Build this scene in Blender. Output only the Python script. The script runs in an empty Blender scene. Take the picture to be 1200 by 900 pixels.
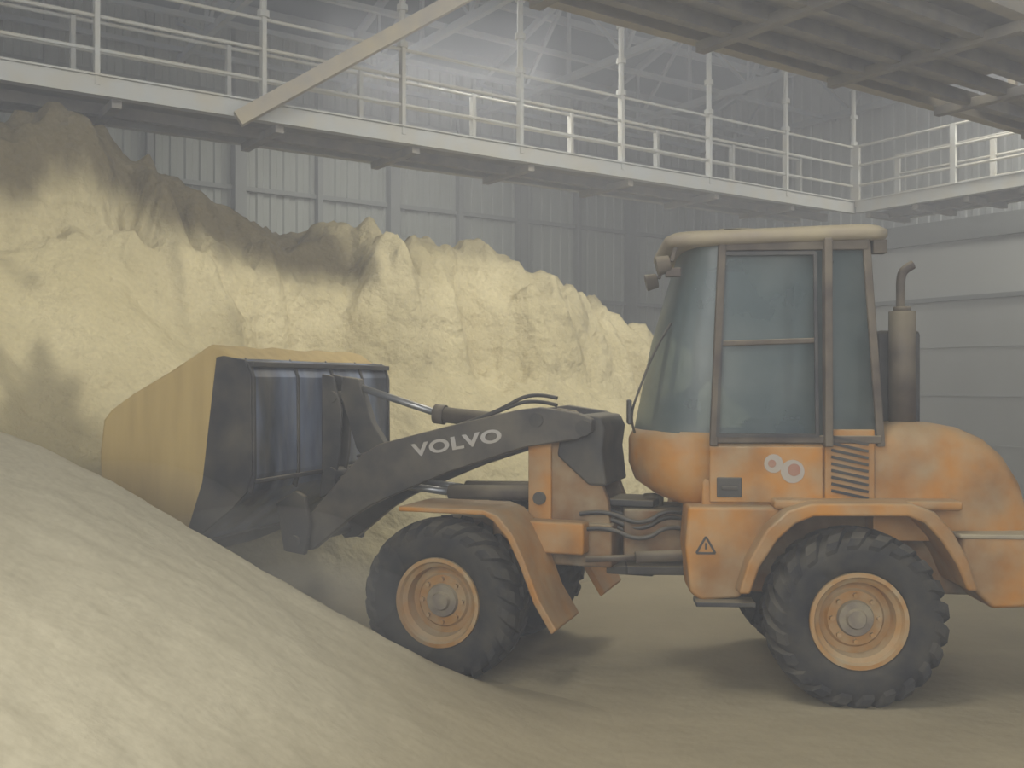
import bpy, bmesh, math, random
import numpy as np
from mathutils import Vector, Matrix, noise
random.seed(4)
scene=bpy.context.scene
COL=scene.collection
# ------------------------------------------------------------------ materials
def new_mat(name):
    m=bpy.data.materials.new(name); m.use_nodes=True
    nt=m.node_tree; b=nt.nodes['Principled BSDF']; return m,nt,b
def N(nt,t,**kw):
    n=nt.nodes.new(t)
    for k,v in kw.items(): setattr(n,k,v)
    return n
def mixcol(nt,a,b,fac):
    m=N(nt,'ShaderNodeMix',data_type='RGBA')
    for sock,val in ((m.inputs[6],a),(m.inputs[7],b),(m.inputs[0],fac)):
        if hasattr(val,'is_output'): nt.links.new(val,sock)
        elif isinstance(val,(int,float)): sock.default_value=val
        else: sock.default_value=(*val,1)
    return m.outputs[2]
def noise_fac(nt,scale,lo,hi,detail=5,coords='Object',stretch=None):
    if coords=='World': src=N(nt,'ShaderNodeNewGeometry').outputs['Position']
    else: src=N(nt,'ShaderNodeTexCoord').outputs[coords]
    if stretch:
        mp=N(nt,'ShaderNodeMapping'); mp.inputs['Scale'].default_value=stretch
        nt.links.new(src,mp.inputs[0]); src=mp.outputs[0]
    n=N(nt,'ShaderNodeTexNoise'); n.inputs['Scale'].default_value=scale; n.inputs['Detail'].default_value=detail
    nt.links.new(src,n.inputs['Vector'])
    r=N(nt,'ShaderNodeMapRange'); r.inputs[1].default_value=lo; r.inputs[2].default_value=hi
    nt.links.new(n.outputs[0],r.inputs[0]); return r.outputs[0]
DUST=(0.36,0.305,0.19)
def dusty(name,base,rough=.6,metal=0,dust=.35,top=.8,alt=None,scale=4,bump=.05):
    m,nt,b=new_mat(name)
    c=base
    if alt: c=mixcol(nt,base,alt,noise_fac(nt,2.3,.4,.65))
    f=noise_fac(nt,scale,.35,.75)
    mm=N(nt,'ShaderNodeMath',operation='MULTIPLY'); nt.links.new(f,mm.inputs[0]); mm.inputs[1].default_value=dust*1.6
    c=mixcol(nt,c,DUST,mm.outputs[0])
    g=N(nt,'ShaderNodeNewGeometry'); s=N(nt,'ShaderNodeSeparateXYZ'); nt.links.new(g.outputs['Normal'],s.inputs[0])
    r=N(nt,'ShaderNodeMapRange'); r.inputs[1].default_value=.25; r.inputs[2].default_value=.95; r.inputs[4].default_value=top
    nt.links.new(s.outputs[2],r.inputs[0])
    c=mixcol(nt,c,DUST,r.outputs[0])
    nt.links.new(c,b.inputs['Base Color'])
    b.inputs['Roughness'].default_value=rough; b.inputs['Metallic'].default_value=metal
    bp=N(nt,'ShaderNodeBump'); bp.inputs['Strength'].default_value=bump; bp.inputs['Distance'].default_value=.02
    nt.links.new(f,bp.inputs['Height']); nt.links.new(bp.outputs[0],b.inputs['Normal'])
    return m
ORANGE=dusty('orange_paint',(0.44,0.180,0.014),.6,dust=.34,top=.5,alt=(0.25,0.115,0.025),scale=6)
ORANGED=dusty('orange_paint_dirty',(0.22,0.105,0.03),.7,dust=.38,top=.7,alt=(0.06,0.042,0.030),scale=6)
DARK=dusty('dark_grime',(0.022,0.021,0.021),.6,dust=.14,top=.5)
ARM=dusty('arm_paint',(0.036,0.032,0.030),.5,dust=.18,top=.5)
FRAME=dusty('cab_frame_paint',(0.060,0.044,0.034),.7,dust=.20,top=.6)
ROOFM=dusty('cab_roof_paint',(0.27,0.225,0.165),.8,dust=.6,top=.95)
RUBBER=dusty('tyre_rubber',(0.016,0.016,0.017),.9,dust=.09,top=.12,scale=9)
RIM=dusty('rim_paint',(0.36,0.18,0.045),.7,dust=.5,top=.6,scale=8)
HUB=dusty('hub_grime',(0.16,0.13,0.10),.7,dust=.5,top=.6,scale=8)
STEEL=dusty('worn_steel',(0.32,0.33,0.34),.35,metal=.7,dust=.15,top=.4)
BLACK=dusty('black_plastic',(0.02,0.02,0.022),.5,dust=.1,top=.3)
GALV=dusty('galvanised_dusty',(0.34,0.35,0.335),.7,dust=.3,top=.8)
TRUSSM=dusty('truss_steel_dusty',(0.22,0.245,0.27),.8,dust=.2,top=.6)
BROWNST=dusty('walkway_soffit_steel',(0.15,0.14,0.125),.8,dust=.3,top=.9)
BEIGEST=dusty('dust_coated_steel',(0.25,0.225,0.185),.8,dust=.5,top=.9)
WHITE=dusty('white_marking',(0.42,0.40,0.37),.7,dust=.35,top=.2)
DECAL=dusty('faded_decal',(0.36,0.32,0.28),.7,dust=.5,top=.2)
RED=dusty('red_marking',(0.30,0.12,0.08),.7,dust=.5,top=.2)
SEAT=dusty('seat_fabric',(0.03,0.035,0.045),.9,dust=.05,top=.2)
BUCK,nt,b=new_mat('bucket_steel')
f=noise_fac(nt,2.0,.38,.58,stretch=(1,1,.35))
c=mixcol(nt,(0.025,0.030,0.042),(0.20,0.24,0.33),f)
mm=N(nt,'ShaderNodeMath',operation='MULTIPLY'); nt.links.new(noise_fac(nt,7,.45,.8,6,stretch=(1,1,.3)),mm.inputs[0]); mm.inputs[1].default_value=.35
c=mixcol(nt,c,DUST,mm.outputs[0])
nt.links.new(c,b.inputs['Base Color']); b.inputs['Roughness'].default_value=.38; b.inputs['Metallic'].default_value=.2
BUCKS=dusty('bucket_side_steel',(0.016,0.016,0.019),.6,dust=.14,top=.4)
GLASS,nt,b=new_mat('dusty_cab_glass')
out=nt.nodes['Material Output']
tr=N(nt,'ShaderNodeBsdfTransparent'); tr.inputs[0].default_value=(.72,.80,.82,1)
b.inputs['Roughness'].default_value=.33
c=mixcol(nt,(.065,.100,.108),(.20,.225,.205),noise_fac(nt,1.8,.3,.75)); nt.links.new(c,b.inputs['Base Color'])
ms=N(nt,'ShaderNodeMixShader'); ms.inputs[0].default_value=.62
nt.links.new(tr.outputs[0],ms.inputs[1]); nt.links.new(b.outputs[0],ms.inputs[2]); nt.links.new(ms.outputs[0],out.inputs[0])
FLOORC1=(0.36,0.305,0.195); FLOORC2=(0.29,0.245,0.155)
def bulk(name,c1,c2,crust,fines):
    m,nt,b=new_mat(name)
    c=mixcol(nt,c1,c2,noise_fac(nt,.8,.35,.65,8))
    thin=mixcol(nt,FLOORC1,FLOORC2,noise_fac(nt,.8,.35,.65,6,'World'))
    for an,col in (('fines',fines),('thin',thin),('crust',crust)):
        at=N(nt,'ShaderNodeAttribute',attribute_name=an); c=mixcol(nt,c,col,at.outputs['Fac'])
    g=noise_fac(nt,26,.35,.75,4,'World')
    mm=N(nt,'ShaderNodeMath',operation='MULTIPLY'); nt.links.new(g,mm.inputs[0]); mm.inputs[1].default_value=.25
    c=mixcol(nt,c,(.24,.20,.12),mm.outputs[0])
    nt.links.new(c,b.inputs['Base Color']); b.inputs['Roughness'].default_value=.95
    b.inputs['Specular IOR Level'].default_value=.1
    at=N(nt,'ShaderNodeAttribute',attribute_name='fines')
    st=N(nt,'ShaderNodeMapRange'); st.inputs[3].default_value=.85; st.inputs[4].default_value=.14; nt.links.new(at.outputs['Fac'],st.inputs[0])
    bp=N(nt,'ShaderNodeBump'); bp.inputs['Distance'].default_value=.12; nt.links.new(st.outputs[0],bp.inputs['Strength'])
    nt.links.new(noise_fac(nt,3.2,.2,.8,10,'World'),bp.inputs['Height']); nt.links.new(bp.outputs[0],b.inputs['Normal'])
    return m
BULK=bulk('bulk_granulate',(0.60,0.52,0.305),(0.48,0.41,0.225),(0.105,0.085,0.045),(0.50,0.45,0.32))
LOADM,nt,b=new_mat('bulk_load_streaming')
c=mixcol(nt,(0.50,0.37,0.15),(0.41,0.295,0.115),noise_fac(nt,9,.3,.7,3,stretch=(1,1,.12)))
nt.links.new(c,b.inputs['Base Color']); b.inputs['Roughness'].default_value=.95
FLOORM,nt,b=new_mat('dusty_concrete_floor')
c=mixcol(nt,FLOORC1,FLOORC2,noise_fac(nt,.8,.35,.65,6,'World'))
mm=N(nt,'ShaderNodeMath',operation='MULTIPLY'); nt.links.new(noise_fac(nt,26,.35,.75,4,'World'),mm.inputs[0]); mm.inputs[1].default_value=.25
c=mixcol(nt,c,(.24,.20,.12),mm.outputs[0])
nt.links.new(c,b.inputs['Base Color']); b.inputs['Roughness'].default_value=.95; b.inputs['Specular IOR Level'].default_value=.1
bp=N(nt,'ShaderNodeBump'); bp.inputs['Strength'].default_value=.14; bp.inputs['Distance'].default_value=.12
nt.links.new(noise_fac(nt,3.2,.2,.8,10,'World'),bp.inputs['Height']); nt.links.new(bp.outputs[0],b.inputs['Normal'])
def wallmat(name,c1,c2):
    m,nt,b=new_mat(name)
    c=mixcol(nt,c1,c2,noise_fac(nt,.6,.35,.7,5,stretch=(1,1,.3)))
    nt.links.new(c,b.inputs['Base Color']); b.inputs['Roughness'].default_value=.8; return m
CLAD=wallmat('corrugated_cladding',(0.25,0.26,0.23),(0.195,0.205,0.18))
CLADR=wallmat('corrugated_cladding_side',(0.33,0.34,0.32),(0.27,0.28,0.265))
PANEL=wallmat('concrete_push_wall',(0.36,0.365,0.335),(0.29,0.295,0.27))
COLM=wallmat('wall_column_steel',(0.17,0.175,0.16),(0.13,0.135,0.125))
ROOFT=wallmat('roof_sheeting',(0.08,0.10,0.13),(0.06,0.08,0.10))
# ------------------------------------------------------------------ mesh helpers
def empty(name):
    e=bpy.data.objects.new(name,None); COL.objects.link(e); e.empty_display_size=.2; return e
def finish(name,bm,mat,frame=None,parent=None,bevel=0,smooth=False,seg=2):
    bmesh.ops.recalc_face_normals(bm,faces=bm.faces)
    me=bpy.data.meshes.new(name); bm.to_mesh(me); bm.free()
    if smooth:
        for p in me.polygons: p.use_smooth=True
    ob=bpy.data.objects.new(name,me); COL.objects.link(ob)
    if mat: me.materials.append(mat)
    if parent: ob.parent=parent
    if frame is not None: ob.matrix_basis=frame
    if bevel:
        md=ob.modifiers.new('bevel','BEVEL'); md.width=bevel; md.segments=seg; md.limit_method='ANGLE'; md.angle_limit=math.radians(35)
        for p in me.polygons: p.use_smooth=True
        w=ob.modifiers.new('wn','WEIGHTED_NORMAL'); w.keep_sharp=True
    return ob
def add_extr(bm,pts,y0,y1):
    v0=[bm.verts.new((x,y0,z)) for x,z in pts]; v1=[bm.verts.new((x,y1,z)) for x,z in pts]
    bm.faces.new(v0); bm.faces.new(v1[::-1]); n=len(pts)
    for i in range(n): bm.faces.new((v0[i],v0[(i+1)%n],v1[(i+1)%n],v1[i]))
def extr(name,pts,y0,y1,mat,frame,parent,bevel=.01,mirror=False):
    bm=bmesh.new(); add_extr(bm,pts,y0,y1)
    if mirror: add_extr(bm,pts,-y1,-y0)
    return finish(name,bm,mat,frame,parent,bevel)
def add_box(bm,x0,x1,y0,y1,z0,z1): add_extr(bm,[(x0,z0),(x1,z0),(x1,z1),(x0,z1)],y0,y1)
def box(name,x0,x1,y0,y1,z0,z1,mat,frame,parent,bevel=.01,mirror=False):
    return extr(name,[(x0,z0),(x1,z0),(x1,z1),(x0,z1)],y0,y1,mat,frame,parent,bevel,mirror)
def add_tube(bm,p,q,r,seg=12,r2=None,cap=True):
    p=Vector(p);q=Vector(q);d=q-p
    m=Matrix.Translation((p+q)/2)@d.to_track_quat('Z','Y').to_matrix().to_4x4()
    bmesh.ops.create_cone(bm,cap_ends=cap,segments=seg,radius1=r,radius2=r if r2 is None else r2,depth=d.length,matrix=m)
def tubes(name,segs,mat,frame,parent,seg=12,smooth=True):
    bm=bmesh.new()
    for s in segs: add_tube(bm,*s[:3],seg=seg)
    o=finish(name,bm,mat,frame,parent)
    if smooth:
        for p in o.data.polygons: p.use_smooth=len(p.vertices)==4
    return o
def add_bar(bm,p,q,w,h):
    p=Vector(p);q=Vector(q);d=(q-p)
    z=Vector((0,0,1)) if abs(d.normalized().z)<.95 else Vector((1,0,0))
    s=d.cross(z).normalized(); u=s.cross(d).normalized()
    vs=[]
    for e in (p,q):
        vs.append([bm.verts.new(e+s*a*w/2+u*b_*h/2) for a,b_ in ((-1,-1),(1,-1),(1,1),(-1,1))])
    a,b_=vs
    bm.faces.new(a);bm.faces.new(b_[::-1])
    for i in range(4): bm.faces.new((a[i],a[(i+1)%4],b_[(i+1)%4],b_[i]))
def loft(name,secs,mat,frame,parent,bevel=0,smooth=False,caps=True):
    bm=bmesh.new(); rows=[[bm.verts.new(p) for p in s] for s in secs]; n=len(secs[0])
    for a,b_ in zip(rows[:-1],rows[1:]):
        for i in range(n): bm.faces.new((a[i],a[(i+1)%n],b_[(i+1)%n],b_[i]))
    if caps: bm.faces.new(rows[0]); bm.faces.new(rows[-1][::-1])
    return finish(name,bm,mat,frame,parent,bevel,smooth)
def curve_tube(name,pts,r,mat,frame,parent):
    cu=bpy.data.curves.new(name,'CURVE'); cu.dimensions='3D'; cu.bevel_depth=r; cu.bevel_resolution=3
    sp=cu.splines.new('NURBS'); sp.points.add(len(pts)-1)
    for i,p in enumerate(pts): sp.points[i].co=(*p,1)
    sp.use_endpoint_u=True; sp.order_u=3
    o=bpy.data.objects.new(name,cu); COL.objects.link(o); cu.materials.append(mat); o.parent=parent
    if frame is not None: o.matrix_basis=frame
    return o
def frm(x,y,deg): return Matrix.Translation((x,y,0))@Matrix.Rotation(math.radians(-deg),4,'Z')
R=frm(2.20,7.0,4); F=frm(-.170,7.46,20)
loader=empty('wheel_loader')
# ------------------------------------------------------------------ wheels
def wheel(name,frame,x,side):
    cz=.535
    M=frame@Matrix.Translation((x,side*.68,cz))
    if side>0: M=M@Matrix.Rotation(math.pi,4,'Z')
    prof=[(.30,-.15),(.315,-.175),(.36,-.19),(.43,-.195),(.485,-.18),(.515,-.14),(.525,-.07),(.528,0)]
    prof=prof+[(r,-y) for r,y in prof[-2::-1]]
    bm=bmesh.new(); S=64; rings=[]
    for i in range(S):
        a=2*math.pi*i/S; rings.append([bm.verts.new((r*math.cos(a),y,r*math.sin(a))) for r,y in prof])
    for i in range(S):
        A=rings[i];B=rings[(i+1)%S]
        for j in range(len(prof)-1): bm.faces.new((A[j],B[j],B[j+1],A[j+1]))
    for f in bm.faces: f.smooth=True
    nl=22
    for s in (-1,1):
        for i in range(nl):
            a0=2*math.pi*(i+(.5 if s>0 else 0))/nl
            pts=[]
            for t,(rr,yy) in enumerate([(.560,.01),(.560,.08),(.552,.145),(.518,.192),(.475,.200)]):
                aa=a0+t*.062
                for dw in (-.040,.040):
                    for dr in (-.055,0):
                        pts.append(bm.verts.new(((rr+dr)*math.cos(aa+dw/.55),s*(yy if dr==0 else yy-.02 if t>2 else yy),(rr+dr)*math.sin(aa+dw/.55))))
            for t in range(4):
                p=pts[t*4:t*4+4]; q=pts[t*4+4:t*4+8]
                bm.faces.new((p[1],p[3],q[3],q[1])); bm.faces.new((p[0],p[1],q[1],q[0])); bm.faces.new((p[2],q[2],q[3],p[3]))
            bm.faces.new((pts[0],pts[2],pts[3],pts[1])); bm.faces.new(pts[-4:][:2]+[pts[-1],pts[-2]])
    bmesh.ops.recalc_face_normals(bm,faces=bm.faces)
    me=bpy.data.meshes.new(name+'_tyre'); bm.to_mesh(me); bm.free(); me.materials.append(RUBBER)
    o=bpy.data.objects.new(name+'_tyre',me); COL.objects.link(o); o.parent=loader; o.matrix_basis=M
    prof=[(.0,-.125),(.055,-.125),(.065,-.10),(.105,-.10),(.115,-.075),(.17,-.07),(.185,-.05),(.225,-.045),(.235,-.13),(.262,-.15),(.275,-.175),(.300,-.175),(.306,-.14),(.28,-.1),(.27,.15),(.25,.17)]
    bm=bmesh.new(); rings=[]
    for i in range(48):
        a=2*math.pi*i/48; rings.append([bm.verts.new((max(r,.001)*math.cos(a),y,max(r,.001)*math.sin(a))) for r,y in prof])
    for i in range(48):
        A=rings[i];B=rings[(i+1)%48]
        for j in range(len(prof)-1): bm.faces.new((A[j],B[j],B[j+1],A[j+1])).material_index=1 if j<4 else 0
    for i in range(8):
        a=2*math.pi*i/8
        add_tube(bm,(.145*math.cos(a),-.065,.145*math.sin(a)),(.145*math.cos(a),-.10,.145*math.sin(a)),.016,6)
    o=finish(name+'_rim',bm,RIM,M,loader); o.data.materials.append(HUB)
    return o
wheel('front_near',F,-.045,-1); wheel('front_far',F,-.045,1); wheel('rear_near',R,0,-1); wheel('rear_far',R,0,1)
tubes('axles',[((-.045,-.5,.545),(-.045,.5,.545),.10)],DARK,F,loader); tubes('rear_axle',[((0,-.5,.545),(0,.5,.545),.10)],DARK,R,loader)
# ------------------------------------------------------------------ rear frame
box('rear_chassis',-.95,1.1,-.42,.42,.62,1.22,ORANGED,R,loader,.02)
extr('side_tank',[(-1.03,1.22),(-1.05,.965),(-1.02,.67),(-.95,.62),(-.70,.64),(-.64,.86),(-.50,1.12),(-.42,1.22)],-.72,-.36,ORANGE,R,loader,.025,True)
outer=[(-.74,.70),(-.68,.90),(-.57,1.10),(-.44,1.22),(-.30,1.265),(.30,1.27),(.44,1.22),(.55,1.10),(.64,.93),(.70,.74)]
inner=[(.635,.74),(.57,.90),(.48,1.04),(.38,1.15),(.28,1.19),(-.28,1.185),(-.39,1.14),(-.50,1.04),(-.61,.87),(-.67,.70)]
extr('rear_fender',outer+inner,-.89,-.40,ORANGE,R,loader,.018,True)
extr('fender_skirt',[(-.5,1.21),(.66,1.21),(.66,1.27),(-.5,1.27)],-.76,-.40,ORANGE,R,loader,.02,True)
extr('counterweight',[(.66,1.06),(1.22,1.06),(1.25,.98),(1.24,.62),(.84,.60),(.74,.70),(.66,.76)],-.74,.74,ORANGE,R,loader,.03)
box('counterweight_lip',.64,1.235,-.75,.75,1.035,1.065,ROOFM,R,loader,.01)
bsecs=[]
for X,zt,hw in ((.155,1.73,.60),(.35,1.755,.60),(.55,1.75,.60),(.72,1.72,.595),(.88,1.65,.585),(1.0,1.55,.565),(1.10,1.40,.545),(1.15,1.22,.53),(1.16,1.06,.52)):
    zt=max(zt,1.08); r=min(.16,(zt-1.0)*.6); s=[]
    s.append((X,-hw,1.0))
    for i in range(7):
        a=math.pi-(math.pi/2)*i/6; s.append((X,-hw+r+r*math.cos(a),zt-r+r*math.sin(a)))
    for i in range(7):
        a=math.pi/2-(math.pi/2)*i/6; s.append((X,hw-r+r*math.cos(a),zt-r+r*math.sin(a)))
    s.append((X,hw,1.0)); bsecs.append(s)
bo=loft('engine_bonnet',bsecs,ORANGE,R,loader,0,True)
md=bo.modifiers.new('es','EDGE_SPLIT'); md.split_angle=math.radians(50)
box('louvre_panel',-.155,.16,-.625,.625,1.21,1.71,ORANGE,R,loader,.012)
bm=bmesh.new()
for i in range(9):
    z=1.27+i*.043
    add_bar(bm,(-.115,-.632,z+.05),(.115,-.632,z),.012,.018)
finish('louvre_slats',bm,DARK,R,loader)
box('cab_base',-.93,.16,-.60,.60,1.19,1.62,ORANGE,R,loader,.02)
box('door_lower_panel',-.885,-.165,-.63,-.59,1.235,1.60,ORANGE,R,loader,.012)
box('door_latch',-.84,-.68,-.640,-.62,1.27,1.40,BLACK,R,loader,.008)
box('door_latch_handle',-.81,-.71,-.652,-.63,1.32,1.345,DARK,R,loader,.004)
def plan(xf,xs,hw,z,n=9):
    out=[]
    for i in range(n):
        t=-1+2*i/(n-1)
        y=hw*math.sin(t*math.pi/2); x=xs+(xf-xs)*(abs(math.cos(t*math.pi/2))**.62)
        out.append((x,y,z))
    return out
cw=[]
for z,xf,hw in ((1.19,-1.06,.50),(1.24,-1.20,.56),(1.33,-1.33,.595),(1.45,-1.375,.615),(1.62,-1.375,.62),(1.69,-1.34,.60)):
    cw.append(plan(xf,-.86,hw,z,13))
loft('cab_front_cowl',cw,ORANGE,R,loader,0,True)
def cabplan(z,xf,xs,xr,hw):
    o=[(xr,-hw,z),(xs,-hw,z)]
    for i in range(1,12):
        t=-1+2*i/12; o.append((xs+(xf-xs)*(abs(math.cos(t*math.pi/2))**.62),hw*math.sin(t*math.pi/2),z))
    o+=[(xs,hw,z),(xr,hw,z)]
    return o
gb=cabplan(1.66,-1.34,-.88,.20,.60); gt=cabplan(2.93,-1.02,-.82,.10,.585)
gm=[tuple(a_*.5+b_*.5 for a_,b_ in zip(p,q)) for p,q in zip(gb,gt)]
gm=[(x-(.03 if x<-.9 else 0),y,z) for x,y,z in gm]
loft('cab_glazing',[gb,gm,gt],GLASS,R,loader,0,True,caps=False)
bm=bmesh.new()
for s in (-1,1):
    add_bar(bm,(-.86,s*.605,1.60),(-.80,s*.590,2.93),.075,.05)
    add_bar(bm,(-.14,s*.610,1.60),(-.14,s*.592,2.93),.15,.05)
    add_bar(bm,(.20,s*.60,1.60),(.11,s*.585,2.93),.05,.05)
    add_bar(bm,(-.86,s*.61,1.645),(.2,s*.61,1.645),.05,.05)
    add_bar(bm,(-.82,s*.595,2.895),(.12,s*.595,2.895),.05,.07)
    add_bar(bm,(-1.17,s*.50,1.66),(-.95,s*.46,2.93),.03,.03)
    add_bar(bm,(-.83,s*.607,2.26),(-.2,s*.607,2.28),.03,.035)
finish('cab_pillars',bm,FRAME,R,loader,.008)
bm=bmesh.new()
for (p,q) in (((-.835,-.632,1.66),(-.79,-.615,2.84)),((-.79,-.615,2.84),(-.215,-.615,2.84)),((-.215,-.615,2.84),(-.205,-.632,1.66)),((-.205,-.632,1.67),(-.835,-.632,1.67))):
    add_bar(bm,p,q,.022,.022)
finish('door_window_gasket',bm,BLACK,R,loader)
rs=[]
for z,i in ((2.925,.03),(2.95,0),(2.99,0),(3.02,.05),(3.035,.14)):
    x0,x1,hw=-1.16+i,.26-i*.7,.67-i; c=.14; s=[]
    for cx,cy,a0 in ((x1-c,hw-c,0),(x0+c*1.5,hw-c,90),(x0+c*1.5,-hw+c,180),(x1-c,-hw+c,270)):
        for j in range(6):
            a=math.radians(a0+18*j); rx=c*1.5 if cx<-.4 else c
            s.append((cx+rx*math.cos(a),cy+c*math.sin(a),z-(.03 if cx<-.4 else 0)))
    rs.append(s)
loft('cab_roof',rs,ROOFM,R,loader,0,True)
bm=bmesh.new(); nx,ny=30,16; g=[]
for i in range(nx+1):
    for j in range(ny+1):
        x=-1.05+1.19*i/nx; y=-.52+1.04*j/ny; e=min(i,nx-i)/4; e2=min(j,ny-j)/3
        k=min(1,e)*min(1,e2)
        g.append(bm.verts.new((x,y,3.015+k*(.035+.02*noise.noise((x*5,y*5,0)))-(.02 if x<-.8 else 0))))
for i in range(nx):
    for j in range(ny): bm.faces.new((g[i*(ny+1)+j],g[(i+1)*(ny+1)+j],g[(i+1)*(ny+1)+j+1],g[i*(ny+1)+j+1]))
finish('roof_dust',bm,ROOFM,R,loader,0,True)
bm=bmesh.new(); add_tube(bm,(-1.13,-.54,2.79),(-1.22,-.54,2.77),.055,16,.065); add_bar(bm,(-1.12,-.54,2.80),(-1.08,-.54,2.95),.03,.03); add_box(bm,-1.16,-1.06,-.57,-.51,2.70,2.76)
add_tube(bm,(-1.13,.54,2.79),(-1.22,.54,2.77),.055,16,.065); add_bar(bm,(-1.12,.54,2.80),(-1.08,.54,2.95),.03,.03)
add_box(bm,.16,.25,-.58,-.50,2.84,2.93)
finish('work_lamps',bm,FRAME,R,loader,.008)
curve_tube('mirror_arm',[(-1.12,-.50,2.40),(-1.22,-.55,2.25),(-1.33,-.62,1.98),(-1.40,-.62,1.78),(-1.36,-.55,1.68)],.008,DARK,R,loader)
box('mirror',-1.415,-1.385,-.70,-.56,1.74,1.90,BLACK,R,loader,.01)
box('operator_seat',-.55,-.10,-.24,.24,1.55,1.75,SEAT,R,loader,.05)
extr('seat_backrest',[(-.22,1.70),(-.08,1.70),(.02,2.36),(-.08,2.38)],-.22,.22,SEAT,R,loader,.04)
box('seat_headrest',-.10,.0,-.13,.13,2.38,2.58,SEAT,R,loader,.03)
extr('dashboard',[(-1.22,1.5),(-.95,1.5),(-.98,1.95),(-1.14,1.9)],-.3,.3,BLACK,R,loader,.03)
bm=bmesh.new()
for i in range(24):
    a=2*math.pi*i/24;b_=2*math.pi*(i+1)/24
    T=Matrix.Translation((-.82,0,2.05))@Matrix.Rotation(math.radians(-35),4,'Y')
    add_tube(bm,T@Vector((.19*math.cos(a),.19*math.sin(a),0)),T@Vector((.19*math.cos(b_),.19*math.sin(b_),0)),.014,8)
add_tube(bm,(-.82,0,2.05),(-1.0,0,1.85),.02,8)
finish('steering_wheel',bm,BLACK,R,loader)
box('engine_cowl_shield',.27,.56,-.28,.25,1.72,2.36,BLACK,R,loader,.03)
tubes('exhaust_muffler',[((.41,-.36,1.72),(.41,-.36,2.48),.085),((.41,-.36,2.48),(.41,-.36,2.51),.055)],FRAME,R,loader,24)
curve_tube('exhaust_pipe',[(.40,-.36,2.48),(.40,-.36,2.60),(.40,-.36,2.70),(.42,-.36,2.76),(.48,-.36,2.79)],.030,FRAME,R,loader)
tubes('door_decal_disc',[((-.48,-.632,1.49),(-.48,-.6335,1.49),.06),((-.36,-.632,1.44),(-.36,-.6335,1.44),.075)],DECAL,R,loader,24)
tubes('door_decal_mark',[((-.35,-.634,1.45),(-.35,-.6355,1.45),.04),((-.49,-.634,1.49),(-.49,-.6355,1.49),.025)],RED,R,loader,24)
bm=bmesh.new()
for p,q in (((-.98,.925),(-.86,.925)),((-.86,.925),(-.92,1.03)),((-.92,1.03),(-.98,.925))): add_bar(bm,(p[0],-.722,p[1]),(q[0],-.722,q[1]),.004,.014)
add_bar(bm,(-.92,-.722,.95),(-.92,-.722,.99),.004,.012)
finish('warning_triangle',bm,BLACK,R,loader)
box('step_plate',-.99,-.62,-.80,-.62,.60,.63,DARK,R,loader,.005)
box('rear_joint',-1.42,-.9,-.24,.24,.80,1.14,ORANGED,R,loader,.02)
tubes('articulation_pin',[((-1.2,0,.66),(-1.2,0,1.22),.07)],DARK,R,loader,20)
box('rear_joint_lower',-1.40,-.9,-.30,.30,.70,.76,DARK,R,loader,.01)
for i in range(5):
    y=-.34+.07*i; z=.98+.05*((i*2)%3)
    curve_tube('hydraulic_hose_%d'%i,[(-.92,y,z),(-1.1,y-.05,z+.10),(-1.3,y-.04,z-.05),(-1.55,y+.02,z+.06),(-1.72,y+.06,z+.02)],.016,BLACK,R,loader)
tubes('steer_cylinder',[((-.85,-.38,.86),(-1.35,-.42,.84),.04),((-1.35,-.42,.84),(-1.68,-.40,.82),.022)],FRAME,R,loader)
# ------------------------------------------------------------------ front frame
box('front_chassis',-.25,1.02,-.32,.32,.74,1.04,ORANGED,F,loader,.02)
box('front_chassis_side',.20,.86,-.46,-.30,.84,1.06,ORANGE,F,loader,.02,True)
box('front_joint',.95,1.28,-.20,.20,.68,.74,DARK,F,loader,.01); box('front_joint_top',.95,1.28,-.18,.18,1.15,1.20,DARK,F,loader,.01)
of=[(-.32,1.175),(.30,1.175),(.40,1.14),(.50,1.03),(.58,.87),(.68,.62),(.80,.43)]
inn=[(x-.035*(1 if i>1 else 0),z-.035) for i,(x,z) in enumerate(of)][::-1]
extr('front_fender',of+inn,-.88,-.34,ORANGE,F,loader,.012,True)
tw=[(.40,1.0),(.42,1.72),(.46,1.82),(.60,1.80),(.70,1.74),(.86,1.50),(.98,1.2),(1.0,1.0)]
extr('lift_tower',tw,-.27,-.20,ORANGED,F,loader,.012,True)
extr('lift_tower_head',[(.62,1.50),(.66,1.74),(.80,1.79),(.93,1.78),(.97,1.70),(.95,1.55),(.98,1.3),(.85,1.3)],-.30,.30,DARK,F,loader,.02)
box('tower_front_plate',.41,.58,-.30,-.26,1.02,1.68,ORANGE,F,loader,.01,True)
tubes('tower_pins',[((.50,-.40,1.75),(.50,.40,1.75),.05),((.84,-.40,1.70),(.84,.40,1.70),.055),((.5,-.33,1.2),(.5,.33,1.2),.045)],DARK,F,loader,18)
ap=[(.90,1.76),(.80,1.80),(.52,1.84),(.36,1.82),(-.165,1.70),(-.72,1.56),(-.88,1.47),(-1.10,1.24),(-1.42,.90),(-1.46,.80),(-1.40,.73),(-1.28,.75),(-.98,.99),(-.80,1.10),(-.575,1.20),(-.165,1.37),(.42,1.56),(.80,1.62),(.90,1.68)]
extr('lift_arm',ap,-.38,-.30,ARM,F,loader,.012,True)
tubes('arm_cross_tube',[((-.80,-.34,1.33),(-.80,.34,1.33),.07),((-.2,-.34,1.5),(-.2,.34,1.5),.05),((-1.38,-.5,.82),(-1.38,.5,.82),.045)],ARM,F,loader,18)
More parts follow.
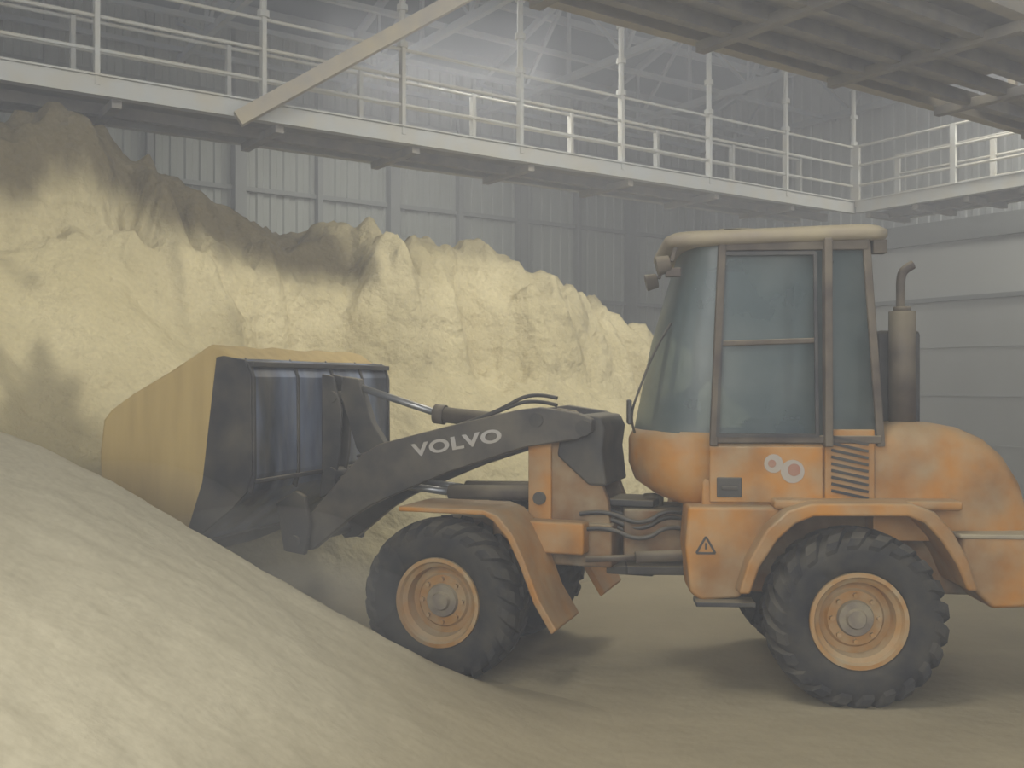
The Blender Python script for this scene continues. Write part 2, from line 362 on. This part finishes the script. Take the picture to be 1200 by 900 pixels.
extr('bell_crank',[(-1.22,2.06),(-1.08,2.04),(-.96,1.70),(-.74,1.38),(-.80,1.24),(-.92,1.26),(-1.10,1.5),(-1.24,1.92)],-.045,.045,DARK,F,loader,.012)
tubes('tilt_rod',[((-1.14,0,1.99),(-.30,0,1.74),.028)],STEEL,F,loader,16)
tubes('tilt_cylinder',[((-.40,0,1.77),(.78,0,1.66),.06),((-.44,0,1.775),(-.36,0,1.765),.075)],FRAME,F,loader,20)
tubes('lift_cylinder',[((.48,-.16,1.22),(-.25,-.16,1.20),.055),((.48,.16,1.22),(-.25,.16,1.20),.055)],FRAME,F,loader,20)
tubes('lift_rod',[((-.25,-.16,1.20),(-.68,-.16,1.24),.028),((-.25,.16,1.20),(-.68,.16,1.24),.028)],STEEL,F,loader,16)
tubes('bucket_link',[((-.85,0,1.30),(-1.32,0,1.22),.045)],DARK,F,loader,14)
extr('bucket_lower_lug',[(-1.38,1.20),(-1.30,1.16),(-1.26,.95),(-1.30,.72),(-1.48,.74),(-1.55,1.1)],-.47,-.42,DARK,F,loader,.012,True)
extr('bucket_coupler_plate',[(-1.38,2.08),(-1.28,2.06),(-1.20,1.80),(-1.22,1.45),(-1.28,1.15),(-1.40,1.1),(-1.38,1.4)],-.09,-.06,DARK,F,loader,.01,True)
tubes('coupler_tubes',[((-1.28,-.12,1.90),(-1.28,.12,1.90),.045),((-1.29,-.12,1.3),(-1.29,.12,1.3),.05)],DARK,F,loader,16)
for i,dz in enumerate((0,.05)):
    curve_tube('arm_hose_%d'%i,[(.6,-.22,1.85+dz),(.4,-.2,1.90+dz),(.15,-.2,1.80),(-.4,-.2,1.62),(-.8,-.2,1.5),(-1.0,-.2,1.45)],.014,BLACK,F,loader)
tx=bpy.data.curves.new('arm_lettering','FONT'); tx.body='VOLVO'; tx.size=.125; tx.extrude=.002; tx.offset=.004; tx.align_x='CENTER'; tx.align_y='CENTER'; tx.space_character=1.08
to=bpy.data.objects.new('arm_lettering',tx); COL.objects.link(to); tx.materials.append(WHITE); to.parent=loader
to.matrix_basis=F@Matrix.Translation((-.10,-.384,1.575))@Matrix.Rotation(math.radians(-10.5),4,'Y')@Matrix.Scale(1.6,4,(1,0,0))@Matrix.Rotation(math.radians(90),4,'X')
# ------------------------------------------------------------------ bucket
bo_=[(-1.80,2.16),(-1.62,2.20),(-1.44,2.17),(-1.39,2.05),(-1.385,1.36),(-1.43,1.24),(-1.55,1.12),(-1.98,.80)]
bi_=[(-2.00,.83),(-1.58,1.16),(-1.46,1.27),(-1.42,1.37),(-1.42,2.03),(-1.47,2.13),(-1.62,2.16),(-1.80,2.13)]
HB=1.0
extr('bucket_shell',bo_+bi_,-HB,HB+.08,BUCK,F,loader,0)
sp_=[(-1.68,2.19),(-1.62,2.20),(-1.44,2.17),(-1.39,2.05),(-1.385,1.36),(-1.43,1.24),(-1.55,1.12),(-1.98,.80),(-1.80,1.3)]
extr('bucket_side_near',sp_,-HB-.02,-HB+.01,BUCKS,F,loader,.006); extr('bucket_side_far',sp_,HB+.07,HB+.10,BUCKS,F,loader,.006)
bm=bmesh.new()
for y in (-.99,-.42,.10,.58,1.06):
    add_extr(bm,[(-1.46,2.19),(-1.40,2.12),(-1.375,2.04),(-1.37,1.36),(-1.40,1.22),(-1.45,1.26),(-1.40,1.38),(-1.40,2.02)],y-.015,y+.015)
add_box(bm,-1.40,-1.365,-.99,1.06,1.30,1.33); add_box(bm,-1.47,-1.38,-1.0,1.08,2.12,2.16)
add_extr(bm,[(-2.06,.76),(-1.90,.88),(-1.88,.85),(-2.04,.73)],-1.03,1.11)
finish('bucket_ribs_and_edge',bm,BUCKS,F,loader,.006)
bm=bmesh.new()
pr=[(-1.48,2.17),(-1.62,2.26),(-1.74,2.28),(-2.10,2.10),(-2.42,1.93),(-2.62,1.81),(-2.70,1.74),(-2.73,1.50),(-2.73,1.28),(-2.65,1.17),(-2.42,1.01),(-2.15,.84),(-2.02,.79),(-1.95,.86),(-1.50,1.22),(-1.47,1.9)]
ny=28; rows=[]
cx=-2.0
for j in range(ny+1):
    y=-1.01+(2.06)*j/ny
    e=1 if y<.3 else 1-.35*((y-.3)/.8)**2
    rows.append([bm.verts.new((cx+(x-cx)*(e if x<cx else 1)+.02*noise.noise((x*4,y*3,z*2)),y,z+(.03*noise.noise((x*3,y*3,7)) if z>1.5 else 0))) for x,z in pr])
n=len(pr)
for a,b_ in zip(rows[:-1],rows[1:]):
    for i in range(n): bm.faces.new((a[i],a[(i+1)%n],b_[(i+1)%n],b_[i]))
bm.faces.new(rows[0]); bm.faces.new(rows[-1][::-1])
finish('bucket_load',bm,LOADM,F,loader,.03)
# ------------------------------------------------------------------ terrain
A2=Vector((.82,.572)); A2.normalize(); B2=Vector((-A2.y,A2.x))
ra=[-6,-2,.3,1.48,1.95,2.4,2.75,3.12,4.09,4.6,5.14,5.92,7.07,7.85,9.05,9.88,11,12.5,14]
rz=[3.2,3.8,4.2,4.50,4.74,4.64,4.34,4.14,3.80,3.82,3.88,3.76,3.74,3.50,3.15,2.82,2.0,.9,0]
XS=np.arange(-9,8.01,.045); YS=np.arange(-.6,17.5,.045)
def sstep(a,b,x):
    t=min(1,max(0,(x-a)/(b-a))); return t*t*(3-2*t)
def height(x,y):
    a=A2.x*x+A2.y*y; b=-A2.y*x+A2.x*y
    n0=noise.noise((a*.55,b*.45,8.3))
    n1=noise.noise((a*1.0,b*.8,1.3)); n2=noise.noise((a*2.4,b*1.3,4.3)); n3=noise.noise((x*6,y*6,2.)); n4=noise.noise((x*14,y*14,5.))
    n5=noise.noise((a*4.6,b*3.6,9.3))
    rdg=1-2*abs(noise.noise((a*1.7,b*1.5,3.7)))
    rid=float(np.interp(a,ra,rz))
    b0=float(np.interp(a,[-4,.2,1.4,3,5,8,14],[5.6,6.3,7.4,7.4,7.7,8.0,8.6]))
    s=(b-b0)/(10.9-b0)
    wl=1-sstep(1.6,3.6,a)
    cl=sstep(.42+.22*wl,.72+.13*wl,s)
    s2=s+cl*(.10*n0+.09*n1+.06*n2+.035*n5+.05*(rdg-.6))*(1-.35*wl)
    prof=float(np.interp(s2,[0,.2,.5,.60,.70,.86,1.0,1.35,2.2],[0,.24,.50,.56,.80,.95,1.0,.97,.25]))
    prl=float(np.interp(s2,[0,.15,.68,.74,.80,.90,1.0,1.35,2.2],[0,.22,.69,.73,.92,.97,1.0,.97,.25]))
    prof=prof*(1-wl)+prl*wl
    h2=rid*prof + cl*(.12*n2+.12*n5+.10*(rdg-.6)+.05*n3+.03*n4)*min(1,rid)
    h2=min(h2,4.77)
    if s<0: h2=0
    foot=-.15-.75*sstep(6.0,6.9,y)
    d=foot-x; w=.95
    sp=0 if d<-w else (d if d>w else (d+w)**2/(4*w))
    h1=4.2*(1-math.exp(-.74*sp/4.2))
    fy=1-.46*sstep(6.1,7.3,y+ .12*n1)
    back=1-sstep(8,9.5,y)
    h1=h1*fy*back+.05*n1*min(1,h1)+.02*n2*min(1,h1)
    k=.25
    hh=max(k-abs(h1-h2),0)/k
    h=max(h1,h2)+hh*hh*k*.25*(1 if min(h1,h2)>.02 else 0)
    h+=(.016*n3+.008*n4)*min(1,h*2)
    cr=0
    if a<5.6: cr=max(cr,sstep(.76,.88,prof+.06*n2+.07*n5)*(1-sstep(4.7,5.6,a+.4*n2)))
    cr=max(cr,.45*sstep(.92,.98,prof+.03*n5))
    cr=max(cr,.22*cl*sstep(.1,.5,n1+.5*n2))
    if a<2.9: cr=max(cr,.26*cl+.3*cl*sstep(.0,.4,n5+n2))
    hol=math.exp(-(((x+3.7)/.9)**2+((y-7.5)/.8)**2)); cr=max(cr,.55*sstep(.20,.9,hol+.5*n2+.45*n5+.3*n3))
    fi=1 if h1>h2 else max(0,1-(h2-h1)/.4)
    th=(1-sstep(.05,.8,h+.1*n1))*fi
    return h-.012*(1-sstep(0,.02,h)),cr*(1-.6*fi*(0 if hol>.2 else 1)),fi,th
V=[];C=[];Fi=[];Th=[]
for x in XS:
    for y in YS:
        h,c,fi,th=height(x,y); V.append((x,y,h)); C.append(c); Fi.append(fi); Th.append(th)
nx,ny=len(XS),len(YS); V=np.array(V); hv=V[:,2].reshape(nx,ny)
faces=[]
for i in range(nx-1):
    for j in range(ny-1):
        if max(hv[i,j],hv[i+1,j],hv[i,j+1],hv[i+1,j+1])>-.008:
            xx,yy=XS[i],YS[j]
            if -A2.y*xx+A2.x*yy>16.4: continue
            q=i*ny+j; faces.append((q,q+ny,q+ny+1,q+1))
me=bpy.data.meshes.new('bulk_material_pile'); me.from_pydata(V.tolist(),[],faces)
for an,arr in (('crust',C),('fines',Fi),('thin',Th)):
    at=me.attributes.new(an,'FLOAT','POINT'); at.data.foreach_set('value',np.array(arr,dtype=np.float32))
bm=bmesh.new(); bm.from_mesh(me); bmesh.ops.delete(bm,geom=[v for v in bm.verts if not v.link_faces],context='VERTS'); bm.to_mesh(me); bm.free()
for p in me.polygons: p.use_smooth=True
me.materials.append(BULK)
po=bpy.data.objects.new('bulk_material_pile',me); COL.objects.link(po)
# ------------------------------------------------------------------ building
BF=Matrix(((A2.x,B2.x,0,0),(A2.y,B2.y,0,0),(0,0,1,0),(0,0,0,1)))
bm=bmesh.new(); add_box(bm,-12,17.6,-8,17.1,-.2,0); finish('floor',bm,FLOORM,BF)
def corrug(name,mat,along,x0,x1,other,z0,z1,depth=.035,pitch=.25):
    bm=bmesh.new(); pr=[]; x=x0
    while x<x1:
        pr+=[(x,0),(x+pitch*.4,0),(x+pitch*.5,depth),(x+pitch*.9,depth)]; x+=pitch
    lo=[];hi=[]
    for u,d in pr:
        p=(u,other-d) if along=='a' else (other-d,u)
        lo.append(bm.verts.new((*p,z0))); hi.append(bm.verts.new((*p,z1)))
    for i in range(len(pr)-1): bm.faces.new((lo[i],lo[i+1],hi[i+1],hi[i]))
    return finish(name,bm,mat,BF)
corrug('wall_back',CLAD,'a',-12,17.5,17.0,0,8.2)
corrug('wall_right',CLADR,'b',-8,17,17.5,5.0,11.5)
bm=bmesh.new(); add_box(bm,17.3,17.55,-8,17,0,3.55)
for z in (.9,1.8,2.7): add_box(bm,17.27,17.3,-8,17,z-.025,z+.0)
finish('wall_right_lower',bm,PANEL,BF)
bm=bmesh.new(); add_box(bm,17.36,17.5,-8,17,3.62,5.0); finish('wall_right_middle',bm,PANEL,BF)
bm=bmesh.new(); add_box(bm,17.2,17.4,-8,17,3.54,3.62); finish('trim_1',bm,COLM,BF)
bm=bmesh.new(); add_box(bm,17.25,17.45,-8,17,4.65,5.05); finish('trim_2',bm,COLM,BF)
bm=bmesh.new()
for a_ in (-9,-6,-3,0,3,6,9,12,15): add_box(bm,a_-.10,a_+.10,16.75,16.95,0,8.2)
for a_ in (4.5,7.5,10.5,13.5): add_box(bm,a_-.05,a_+.05,16.8,16.95,0,8.2)
for z in (2.2,3.8,5.4,7.0): add_box(bm,-12,17.3,16.88,16.95,z-.04,z+.04)
finish('wall_columns',bm,COLM,BF)
bm=bmesh.new()
v=[bm.verts.new(p) for p in ((-12,17.1,8.2),(17.6,17.1,8.2),(17.6,3,12.5),(-12,3,12.5),(17.6,-8,9.0),(-12,-8,9.0))]
bm.faces.new((v[0],v[1],v[2],v[3])); bm.faces.new((v[3],v[2],v[4],v[5])); finish('ceiling',bm,ROOFT,BF)
def roofz(b_): return 8.2+(17.1-b_)/14.1*4.3 if b_>3 else 12.5-(3-b_)/11*3.5
tr=empty('roof_truss')
for k_,a_ in enumerate(np.arange(-10,17.5,3.0)):
    bm=bmesh.new()
    bs=np.arange(-7,17.1,1.5); zb=7.45
    add_bar(bm,(a_,-7,zb),(a_,16.9,zb),.10,.12)
    for i in range(len(bs)-1):
        b0,b1=bs[i],bs[i+1]
        add_bar(bm,(a_,b0,roofz(b0)-.15),(a_,b1,roofz(b1)-.15),.10,.12)
        add_bar(bm,(a_,b0,zb),(a_,b0,roofz(b0)-.15),.06,.06)
        add_bar(bm,(a_,b0,zb),(a_,b1,roofz(b1)-.15),.06,.06) if i%2 else add_bar(bm,(a_,b1,zb),(a_,b0,roofz(b0)-.15),.06,.06)
    finish('truss_%d'%k_,bm,TRUSSM,BF,tr)
bm=bmesh.new()
for b_ in np.arange(-6,17,1.6): add_bar(bm,(-12,b_,roofz(b_)-.1),(17.4,b_,roofz(b_)-.1),.08,.14)
for b_ in (13.2,15.0,16.6): add_bar(bm,(-12,b_,7.5),(17.4,b_,7.5),.08,.08)
finish('purlins',bm,TRUSSM,BF,tr)
# ------------------------------------------------------------------ walkways
def walkway(name,p0,p1,width,side,posts_h=1.05,tall=None,rails=(.36,.70,1.03),step=1.75,both=True,mat=GALV,bm_mat=BROWNST,z=4.92,gaps=(),longs=(.5,),jstep=.5):
    root=empty(name); d=(Vector(p1)-Vector(p0)); L=d.length; d.normalize(); s=Vector(side)
    P=lambda t,w,zz: (p0[0]+d.x*t+s.x*w,p0[1]+d.y*t+s.y*w,zz)
    bm=bmesh.new()
    for w in (0,width):
        add_bar(bm,P(0,w,z+.10),P(L,w,z+.10),.07,.20)
        add_bar(bm,P(0,w,z+.20),P(L,w,z+.20),.12,.02); add_bar(bm,P(0,w,z),P(L,w,z),.12,.02)
    finish('edge_channels',bm,mat,BF,root)
    bm=bmesh.new()
    t=0;i=0
    while t<L:
        t2=min(L,t+step/2)
        if i not in gaps: add_bar(bm,P(t,width/2,z+.15),P(t2,width/2,z+.15),width-.1,.03)
        t+=step/2;i+=1
    t=.2
    while t<L: add_bar(bm,P(t,.02,z-.05),P(t,width-.02,z-.05),.10,.09); t+=step*jstep
    for lw in longs: add_bar(bm,P(0,width*lw,z-.0),P(L,width*lw,z-.0),.10,.12)
    finish('deck_and_joists',bm,bm_mat,BF,root)
    bm=bmesh.new()
    for w in ((0,width) if both else (0,)):
        for r in rails: add_tube(bm,P(0,w,z+.1+r),P(L,w,z+.1+r),.022,8)
        t=0
        while t<=L+.01:
            add_bar(bm,P(t,w,z+.1),P(t,w,z+.1+posts_h),.09,.05)
            if tall and w==0:
                add_tube(bm,P(t,w,z+1.1),P(t,w,z+tall),.04,8)
                for q in (1.15,1.6,2.1): add_tube(bm,P(t,w,z+q),P(t,w,z+q+.07),.07,8)
            t+=step
        if tall and w==0: add_tube(bm,P(0,w,z+tall),P(L,w,z+tall),.03,8)
    finish('guard_rails',bm,mat,BF,root)
    return root
s0=14.58-1.75*15
cw1=walkway('overhead_catwalk',(s0,10.68),(14.58,10.68),1.15,(0,1),tall=2.45,jstep=1)
walkway('overhead_catwalk',(14.58,10.60),(14.58,6.2),1.15,(1,0))
walkway('overhead_catwalk',(-8,6.1),(16.5,6.1),1.9,(0,-1),mat=BEIGEST,bm_mat=BROWNST,gaps=(20,),longs=(.2,.4,.6,.8),jstep=1)
bm=bmesh.new(); add_bar(bm,(-2.95,10.75,4.85),(.95,12.0,7.5),.13,.16); o=finish('diagonal_brace',bm,BEIGEST,None,cw1)
# ------------------------------------------------------------------ airborne dust (real media)
def medium(name,col,dens,an):
    m=bpy.data.materials.new(name); m.use_nodes=True; nt=m.node_tree
    nt.nodes.remove(nt.nodes['Principled BSDF'])
    vs=nt.nodes.new('ShaderNodeVolumeScatter'); vs.inputs['Color'].default_value=(*col,1); vs.inputs['Density'].default_value=dens; vs.inputs['Anisotropy'].default_value=an
    nt.links.new(vs.outputs[0],nt.nodes['Material Output'].inputs['Volume']); return m
HZ=medium('airborne_dust_medium',(.93,.95,1),.023,.2)
bm=bmesh.new(); add_box(bm,-11.5,17.1,-7.5,16.6,.02,8.1); finish('airborne_dust_haze',bm,HZ,BF)
PL=medium('dust_plume_medium',(.97,.93,.84),.22,.1)
dp=empty('dust_plume')
for i,(x,y,z,rx,ry,rz_) in enumerate(((-1.7,6.6,.70,1.0,.55,.5),(-1.25,6.4,.45,.8,.45,.42),(-2.6,6.6,1.0,.9,.45,.5))):
    bm=bmesh.new(); bmesh.ops.create_icosphere(bm,subdivisions=4,radius=1,matrix=Matrix.Translation((x,y,z))@Matrix.Diagonal((rx,ry,rz_,1)))
    finish('puff_%d'%i,bm,PL,None,dp)
# ------------------------------------------------------------------ lights
def area(name,loc,target,size,power,color):
    l=bpy.data.lights.new(name,'AREA'); l.energy=power; l.size=size; l.color=color
    o=bpy.data.objects.new(name,l); COL.objects.link(o); o.location=loc
    o.rotation_euler=(Vector(target)-Vector(loc)).to_track_quat('-Z','Y').to_euler(); return o
CB=(1.0,.98,.93)
area('camera_left_fill',(-3,-5.5,5.5),(-.5,8,1.0),6,820,(1.0,.99,.96))  # added fill lamp behind the camera, imitating door daylight; no doorway built
for i,(x,y,z,p) in enumerate(((-1.2,4.2,7.2,520),(2.6,9.3,7.1,400),(8,14,7.1,330),(-1,15,7.1,300))):
    area('bay_lamp_%d'%i,(x,y,z),(x,y,0),3.2,p,CB)
w=bpy.data.worlds.new('World'); scene.world=w; w.use_nodes=True
w.node_tree.nodes['Background'].inputs[0].default_value=(.78,.82,.90,1); w.node_tree.nodes['Background'].inputs[1].default_value=1.3
scene.view_settings.view_transform='Standard'; scene.view_settings.look='None'
# ------------------------------------------------------------------ camera
cam=bpy.data.cameras.new('camera'); cam.sensor_width=36; cam.lens=1170/1200*36; cam.clip_end=200
co=bpy.data.objects.new('camera',cam); COL.objects.link(co); co.location=(0,0,2.0); co.rotation_euler=(math.radians(90),0,0)
scene.camera=co
